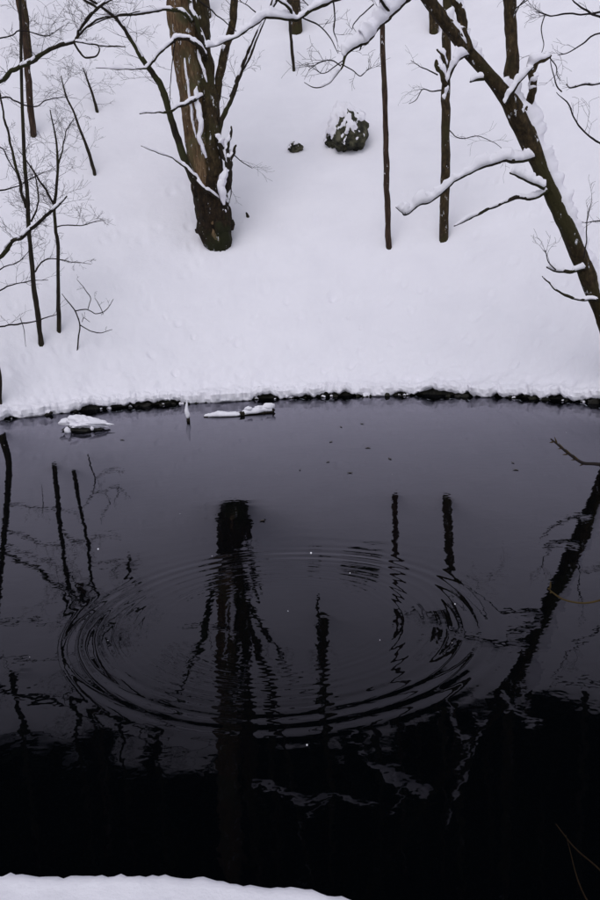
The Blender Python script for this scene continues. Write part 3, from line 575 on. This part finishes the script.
# --- bare tree out of frame at the right: only its twigs reach in
b = np.array([7.3, 14.6, float(ground_z(7.3, 14.6))]); t = Tree('bare_tree', b, 'bare tree beyond the leaning trunk, only its thin twigs showing', seed=61)
q = [(7.3, 14.6, b[2] - .3, .14), (7.25, 14.5, b[2] + 1.5, .12), (7.0, 14.3, b[2] + 4, .09), (6.8, 14.1, b[2] + 7, .06), (6.6, 14, b[2] + 10, .02)]
tp = t.limb('trunk', smooth_path(q, 8), 0, 'bark', 9, 0.12)
for pts, fn, nm in (([(672, 60, 4), (640, 66, 3.2, -.3), (600, 81, 2.8, -.6), (585, 84, 2.6, -.6), (572, 88, 2.2, -.6), (567, 84, 1.4, -.6)], 0, 1), ([(668, 170, 4), (625, 160, 2.6, -.4), (600, 142, 2, -.6), (585, 132, 1.8, -.6), (575, 118, 1.6, -.6), (568, 104, 1.4, -.6), (557, 92, 1, -.6)], 4, 0),
                ([(676, 20, 4), (640, 32, 2.8, -.3), (600, 17, 2.2, -.6), (586, 12, 1.8, -.6), (575, 4, 1.5, -.6), (568, -6, 1, -.6)], 5, 0), ([(640, 32, 2, -.3), (600, 33, 1.5, -.6), (580, 45, 1.3, -.6), (568, 53, 1.1, -.6), (558, 55, .8, -.6)], 4, 0),
                ([(600, 12, 1.8, -.5), (582, 14, 1.6, -.6), (566, 14, 1.5, -.6), (552, 17, 1.4, -.6), (545, 15, 1.2, -.6), (536, 12, .8, -.6)], 8, 0), ([(545, 15, 1, -.6), (541, 30, .9, -.6), (544, 45, .8, -.6), (540, 58, .6, -.6)], 2, 0),
                ([(665, 240, 3), (625, 225, 1.8, -.4), (600, 221, 1.4, -.5), (585, 223, 1, -.5)], 5, 0)):
    if nm: pp = t.limb('branch', pts, 14.2, 'bark', 6, 0.15, snow=.02); t.fans(pp, 5, .2, .004, lo=.6, depth=0)
    else: t.twig(pts, 14.2, fan=fn, flen=.35)
t.fans(tp, 20, 1.2, .012, lo=.5); t.done()

# --- trunks higher up: feet at the top of the picture, and some that only the pond shows
GU = 'trunks high on the slope seen in the pond'
def upslope(b, w_m, label, seed, hgt, grp=None, m='bark_moss', lean=0.0):
    t = Tree('upper_tree', b, label, 'tree', grp, seed=seed); rg = random.Random(seed)
    q = [(b[0], b[1] + .15, b[2] - .4, w_m * .56), (b[0], b[1], b[2] + .2, w_m * .52)]
    for k in range(1, 7): q.append((b[0] + lean * hgt * k / 6 + rg.uniform(-.08, .08), b[1] + rg.uniform(-.08, .08), b[2] + hgt * k / 6, w_m * .5 * (1 - .13 * k)))
    p = t.limb('trunk', smooth_path(q, 6), 0, m, 9, 0.14)
    for k in range(5):
        i = int(len(p) * rg.uniform(.45, .9)); a = rg.uniform(0, 6.28); L = rg.uniform(1.2, 2.6)
        e = p[i, :3] + np.array([math.cos(a) * L, math.sin(a) * L, L * .8]); mid = (p[i, :3] + e) / 2 + [0, 0, .2]
        pp = t.limb('branch', smooth_path([(*p[i, :3], p[i, 3] * .5), (*mid, p[i, 3] * .35), (*e, .01)], 6), 0, 'bark', 5, .1)
        t.fans(pp, 5, .9, .008, lo=.2, depth=1)
    t.done()
def wm(px, b): return px * np.linalg.norm(b - EYE) / FPX
for (x, y, w, lab, sd) in ((296, 32, 11, 'thick mossy tree foot just under the upper snowy branch', 71), (206, 17, 9, 'tree foot showing between the upper stems of the forked tree', 72), (434, 33, 8, 'narrow mossy tree foot between two trunks at the slope top', 73)):
    b = hit(x, y); upslope(b, wm(w, b), lab, sd, 11)
for i, (x, y, w) in enumerate(((545, 702, 8), (15, 672, 7), (72, 668, 6), (118, 690, 6), (490, 700, 7), (585, 690, 7), (155, 720, 8), (270, 712, 9), (375, 700, 7), (420, 716, 6))):
    b = hit(x, y, 16, 90, True); upslope(b, wm(w, b), 'bare dark trunk high on the slope, seen only mirrored in the pond', 80 + i, 12 + (i % 3) * 2, GU, 'bark')

# --- spruces along the top of the slope, mirrored as the dark lower part of the pond
def spruce_mesh(seed, hgt=15.0, rad=2.7):
    rg = random.Random(seed); mb = MB()
    z = 0.5
    while z < hgt - 0.2:
        f = 1 - z / hgt; L0 = rad * (f ** 0.85) + 0.12; nb = 9 if f > .35 else 7; a0 = rg.uniform(0, 6.28)
        for k in range(nb):
            a = a0 + k * 6.283 / nb + rg.uniform(-.25, .25); L = L0 * rg.uniform(.75, 1.15); zz = z + rg.uniform(-.15, .15)
            d = np.array([math.cos(a), math.sin(a), 0]); sd = np.array([-d[1], d[0], 0]); ns = 5 if L > 1.1 else 3
            for j in range(ns):
                u0, u1 = j / ns, (j + 1.25) / ns
                def pt(u): return d * L * u + np.array([0, 0, zz + 0.25 * u * L - 0.42 * u * u * L])
                wd = 0.34 * L0 * (1 - 0.55 * u0) * rg.uniform(.7, 1.2) + .05
                A, B = pt(u0), pt(min(u1, 1.1)); dr = rg.uniform(.05, .22)
                mb.add([A, A + sd * wd + d * .25 * L / ns - [0, 0, dr], B, A - sd * wd + d * .25 * L / ns - [0, 0, dr]], [(0, 1, 2), (0, 2, 3)])
                M1 = (A + B) / 2
                mb.add([A, M1 + sd * wd * .2 - [0, 0, .30 * rg.uniform(.6, 1.3)], B], [(0, 1, 2)])
        z += 0.36 + 0.1 * f
    return mb
spr = []
for k in range(3):
    hg = (15, 17, 13)[k]; t0 = thing('spruce', (0, 0, 0), 'dark spruce at the ridge above the slope, seen only mirrored in the pond', 'tree', 'spruces along the ridge')
    mb = spruce_mesh(200 + k, hg, (2.9, 3.1, 2.6)[k]); mesh_obj('crown', mb.v, mb.f, M['needles'], t0, smooth=False)
    v, f = tube(smooth_path([(0, 0, -.6, .26), (0, 0, 2, .2), (0.03, 0, 8, .12), (0, 0, hg - .4, .02)], 5), 8, .1); mesh_obj('trunk', v, f, M['bark'], t0); spr.append(t0)
first = [True] * 3
def place_spruce(b, k, rz, sc):
    if first[k]: o = spr[k]; first[k] = False
    else:
        o = spr[k].copy(); C.objects.link(o)
        for ch in spr[k].children:
            c = ch.copy(); C.objects.link(c); c.parent = o
    o.location = b; o.rotation_euler = (0, 0, rz); o.scale = (sc, sc, sc)
rs_ = random.Random(99); cnt = 0
edge = [(-80, 765), (60, 778), (180, 772), (300, 760), (390, 742), (470, 726), (530, 716), (610, 730), (690, 745)]
ex, ey = zip(*edge); base_pts = []
x = -70
while x < 690:
    b = hit(x, float(np.interp(x, ex, ey)) + rs_.uniform(-16, 14), 16, 90, True); base_pts.append(b); x += rs_.uniform(34, 46)
for row_, (dy, dxs) in enumerate(((0, 0), (3.2, 1.2), (7.0, -.8))):
    for b in base_pts:
        xx = b[0] * (1 + .06 * row_) + dxs + rs_.uniform(-.4, .4); yy = b[1] + dy + rs_.uniform(-.6, .6)
        place_spruce((xx, yy, float(ground_z(xx, yy))), cnt % 3, rs_.uniform(0, 6.28), rs_.uniform(.85, 1.15)); cnt += 1

for (x, y, sc) in ((20, 742, .34), (95, 735, .42), (150, 748, .30), (262, 742, .36), (318, 738, .30), (352, 728, .42), (418, 722, .46), (452, 708, .36), (505, 700, .40), (546, 694, .44), (578, 706, .38), (612, 712, .5)):
    b = hit(x, y, 16, 90, True); place_spruce(b, cnt % 3, x * .1, sc * .8); cnt += 1

# ------------------------------------------------------------------ rocks, logs, stones
def blob(n_lat, n_lon, sx, sy, sz, amp, freq, seed, flat=0.0):
    v = []; f = []
    for i in range(n_lat + 1):
        ph = math.pi * i / n_lat
        for j in range(n_lon):
            a = 2 * math.pi * j / n_lon; v.append((math.sin(ph) * math.cos(a), math.sin(ph) * math.sin(a), math.cos(ph)))
    v = np.array(v); n = fbm(v[:, 0] * freq + seed, v[:, 1] * freq, v[:, 2] * freq, 4, seed)
    r = 1 + amp * n * 1.6; w = v * r[:, None] * [sx, sy, sz]
    for i in range(n_lat):
        for j in range(n_lon):
            k = (j + 1) % n_lon; f.append((i * n_lon + j, (i + 1) * n_lon + j, (i + 1) * n_lon + k, i * n_lon + k))
    return w, f, v
def cap_from(w, f, v, thr, off, seed, freq=3.0, namp=0.35, zw=1.0):
    """snow lying on the upward part of a blob: a closed shell standing proud of it"""
    nz = fbm(v[:, 0] * freq, v[:, 1] * freq, v[:, 2] * freq, 3, seed + 5)
    sc = v[:, 2] * zw + nz * namp
    k = np.clip((sc - thr) / 0.25, -1, 1)
    out = w + v * (off * k)[:, None] + np.array([0, 0, 1])[None] * (off * 0.6 * np.maximum(k, 0))[:, None]
    return out, f
def rock(px, py, wpx, hpx, label, seed, thr=.5, depth=.6):
    b = hit(px, py + hpx * .35); s = np.linalg.norm(b - EYE) / FPX
    t = thing('mossy_rock', b, label, 'rock')
    w, f, v = blob(60, 84, wpx * s * .5, wpx * s * .5 * depth, hpx * s * .5, .26, 1.9, seed)
    w[:, 0] *= 1 - .22 * v[:, 2]; w[:, 0] -= .12 * wpx * s * np.clip(v[:, 2], 0, 1); w += v * (.085 * wpx * s * fbm(v[:, 0] * 3.5, v[:, 1] * 3.5, v[:, 2] * 3.5, 4, seed + 2))[:, None]
    tilt = Matrix.Rotation(math.radians(-30), 3, 'X'); R = np.array(tilt); w2 = w @ R.T; v2 = v @ R.T
    off = np.array([0, .04 * wpx * s, hpx * s * .36])
    mesh_obj('stone', w2 + off, f, M['rock'], t)
    vq = v2.copy(); vq[:, 2] = v[:, 2] * .75 - v[:, 0] * .30
    o, f2 = cap_from(w2, f, vq, thr, .04 * hpx / 50 + .012, seed, 3.3, 1.1, 1.0)
    mesh_obj('snow', o + off, f2, M['snow'], t)
    return t
rock(350, 130, 33, 49, 'large mossy dark boulder patched with snow on the slope', 301, thr=.05)
rock(332, 140, 13, 18, 'small dark rock touching the foot of the mossy boulder', 305, thr=.3)
rock(296, 148, 13, 10, 'little dark rock alone in snow between the forked tree and boulder', 302, thr=.35)

# stones along the waterline, bare and snow-capped
variants = []
for k in range(8):
    bare = k >= 3
    t0 = thing('shore_stone', (0, 0, 0), 'bare wet black stone in the row under the far bank' if bare else 'dark stone with a snow cap in the row along the far waterline', 'stone', 'bare stones along the far waterline' if bare else 'snow-capped stones along the far waterline')
    w, f, v = blob(10, 14, 1, .8, .7, .45, 1.9, 400 + k); mesh_obj('stone', w, f, M['rock'] if k % 3 == 1 else M['earth'], t0)
    if not bare: o, f2 = cap_from(w, f, v, .3 + .12 * k, .15, 400 + k, 2.4, .5); mesh_obj('snow_cap', o, f2, M['snow'], t0)
    variants.append(t0)
used = [0] * 8; rg = random.Random(12)
for i in range(100):
    k = i % 8
    th = math.radians(rg.uniform(40, 133)); r = float(shore_r(th)) + (rg.uniform(-.10, .10) if k >= 3 else rg.uniform(-.07, .08))
    sc = rg.choice([.02, .025, .03, .035, .045, .07]) * rg.uniform(.8, 1.3) * (1.0 if k >= 3 else .9)
    if used[k] == 0: o = variants[k]
    else:
        o = variants[k].copy(); C.objects.link(o)
        for ch in variants[k].children:
            c = ch.copy(); C.objects.link(c); c.parent = o
    used[k] += 1
    o.location = (PC[0] + r * math.cos(th), PC[1] + r * math.sin(th), rg.uniform(-.2, .9 if k >= 3 else .2) * sc); o.rotation_euler = (rg.uniform(-.3, .3), rg.uniform(-.3, .3), rg.uniform(0, 6.28)); o.scale = (sc * rg.uniform(.8, 1.6), sc, sc)

# snow-heaped rock in the water
p = on_water(86, 431); t = thing('snow_heaped_rock', p, 'dark rock under a thick tapering heap of snow in the water', 'rock')
w, f, v = blob(20, 34, .29, .15, .075, .45, 2.9, 501); mesh_obj('stone', w + [-.02, .15, .02], f, M['earth'], t)
w, f, v = blob(34, 60, .31, .20, .115, .36, 2.3, 502); x = w[:, 0] / .31
lumpy = fbm(v[:, 0] * 6, v[:, 1] * 6, v[:, 2] * 6, 3, 77); w = w + v * (0.028 * lumpy)[:, None]
w[:, 2] = np.where(w[:, 2] < 0, w[:, 2] * (.35 + .25 * lumpy), w[:, 2]) * (1 - .40 * np.clip(x, -1, 1)) - .06 * np.clip(x, 0, 1.3); w[:, 0] = np.where(x > 0, w[:, 0] * 1.25, w[:, 0]); w[:, 1] *= 1 - .5 * np.clip(x, 0, 1)
mesh_obj('snow_heap', w + [-.04, .13, .10], f, M['snow'], t)
for k, (x, z, sz) in enumerate(((-.27, .03, .05), (.11, .045, .03))):
    w, f, v = blob(8, 10, sz, sz * .8, sz * 1.1, .35, 2, 510 + k); mesh_obj('snow_clump', w + [x, -.055, z], f, M['snow'], t)
# log with snow, floating near the shore
p = on_water(236, 416); t = thing('snow_covered_log', p, 'half sunk log with a lumpy line of snow floating near shore', 'log')
a, bb = on_water(204, 417) - p, on_water(272, 412) - p
path = smooth_path([(*(a + [0, 0, .0]), .02), (*(a * .6 + bb * .0 + [0, 0, .01]), .045), (*(a * .1 + [0, 0, .01]), .05), (*(bb * .5 + [0, .02, .02]), .055), (*(bb + [0, 0, .03]), .06)], 8)
v, f = tube(path, 10, .2, 3); mesh_obj('log', v, f, M['bark'], t)
for v, f in snow_strip(smooth_path(path[::2], 8), .04, 4, 1.1, cut=0, freq=3): mesh_obj('snow', v, f, M['snow'], t)
for k, (u, s) in enumerate(((.35, .045), (.62, .04), (.9, .07))):
    w, f, v = blob(10, 14, s * 1.5, s, s * .8, .25, 2, 520 + k); mesh_obj('snow_lump', w + bb * u + [0, 0, .10], f, M['snow'], t)
# little stake with snow
p = on_water(188, 421); t = thing('snowy_stake', p, 'short upright stake coated in snow standing in the water', 'stake')
v, f = tube(smooth_path([(0, 0, -.25, .03), (0.005, 0, .08, .03), (-.01, 0, .2, .02), (0, 0, .30, .01)], 6), 8, .2, 8); mesh_obj('post', v, f, M['bark'], t)
v, f = tube(smooth_path([(0, -.012, .05, .022), (0, -.014, .10, .038), (-.01, -.01, .18, .032), (0, -.005, .27, .018), (.005, 0, .33, .006)], 6), 10, .25, 9); mesh_obj('snow', v, f, M['snow'], t)

# dead leaves lying on the water
rg = random.Random(5)
for i, (x, y) in enumerate(((341, 427), (362, 424), (331, 442), (368, 448), (390, 459), (328, 462), (350, 473), (513, 463), (516, 470), (262, 521), (122, 440), (300, 470))):
    q = on_water(x, y); n = 8; L = rg.uniform(.018, .036); vs = []
    for k in range(n):
        a = 2 * math.pi * k / n; vs.append((math.cos(a) * L * (1 + .2 * rg.uniform(-1, 1)), math.sin(a) * L * .5, .004 + .006 * abs(math.cos(a)) ** 2))
    vs += [(x_, y_, z_ - .003) for x_, y_, z_ in vs]
    fs = [tuple(range(n)), tuple(range(2 * n - 1, n - 1, -1))] + [(k, n + k, n + (k + 1) % n, (k + 1) % n) for k in range(n)]
    o = mesh_obj('floating_leaf', vs, fs, M['leaf'], smooth=False); o.location = (q[0], q[1], .002); o.rotation_euler[2] = rg.uniform(0, 3)
    tag(o, 'small dead leaf floating on the open dark water', 'leaf', 'leaves floating on the pond')

# shrub on the near bank at the right: a few twigs cross the water
b = np.array([2.3, 1.75, .72]); t = Tree('bank_shrub', b, 'bare shrub on the near bank reaching budded twigs over the water', 'shrub', seed=91)
def shoot(pts, m='twig_tan', buds=0):
    rows = [(b[0], b[1], b[2] - .1, .012), (b[0] + .02, b[1] + .15, b[2] + .2, .010)] + [(*P(x, y, yy), w * .5 * yy / FPX) for (x, y, w, yy) in pts]
    path = smooth_path(rows, 7); v, f = tube(path, 6, .12, 3); mesh_obj('stem', v, f, M[m], t.root, base=t.base)
    for i in range(buds):
        k = len(path) - 3 - int(i * len(path) * .045); d = path[k + 1, :3] - path[k, :3]; d /= np.linalg.norm(d); s = np.array([rng.uniform(-.5, .5), rng.uniform(-.3, .3), (1 if i % 2 else -1) * .8])
        q = path[k, :3]; v, f = tube(np.array([(*q, .0022), (*(q + (d + s) * .008), .0034), (*(q + (d + s) * .020), .0008)]), 5); t.tw.add(v, f)
shoot([(680, 470, 5, 3.0), (620, 466, 4, 3.1), (597, 464, 3.6, 3.15), (583, 463, 3.2, 3.18), (572, 456, 3, 3.2), (562, 448, 2.6, 3.2), (551, 439, 1.6, 3.2)], 'twig', 9)
shoot([(690, 585, 4, 2.6), (630, 592, 2.8, 2.7), (605, 599, 2.4, 2.75), (585, 603, 2.2, 2.78), (565, 600, 2.0, 2.8), (552, 592, 1.6, 2.8), (549, 588, 1, 2.8)], 'twig_tan', 3)
shoot([(680, 960, 4, 1.95), (630, 905, 2.6, 2.1), (600, 870, 2.2, 2.2), (575, 848, 2, 2.25), (556, 824, 1.2, 2.3)], 'twig_dark', 0)
shoot([(690, 1010, 4, 1.9), (620, 950, 2.6, 2.0), (590, 905, 2.2, 2.1), (578, 880, 1.8, 2.15), (570, 850, 1.2, 2.2), (566, 835, .8, 2.2)], 'twig_dark', 0)
t.done('twig_tan')

# a few flakes in the air
mb = MB(); rg = random.Random(44)
for (x, y, w) in ((311, 553, 5), (307, 745, 5), (455, 604, 3.5), (98, 549, 4), (350, 573, 2.5), (288, 611, 2), (212, 556, 2), (380, 640, 2)):
    yy = rg.uniform(2.2, 4.2); c = P(x, y, yy); s = w * .5 * yy / FPX * .42
    w_, f, v = blob(5, 7, s, s, s, .3, 2, int(x)); mb.add(w_ + c, f)
for _ in range(40):
    yy = rg.uniform(3, 11); c = P(rg.uniform(0, 600), rg.uniform(300, 830), yy)
    if c[2] < .1: continue
    s = rg.uniform(.0008, .0018); w_, f, v = blob(4, 5, s, s, s, .3, 2, 3); mb.add(w_ + c, f)
o = mesh_obj('falling_snow', mb.v, mb.f, M['snow']); tag(o, 'scattered fine snowflakes drifting down above the dark pond', 'snowflakes', None, 'stuff')
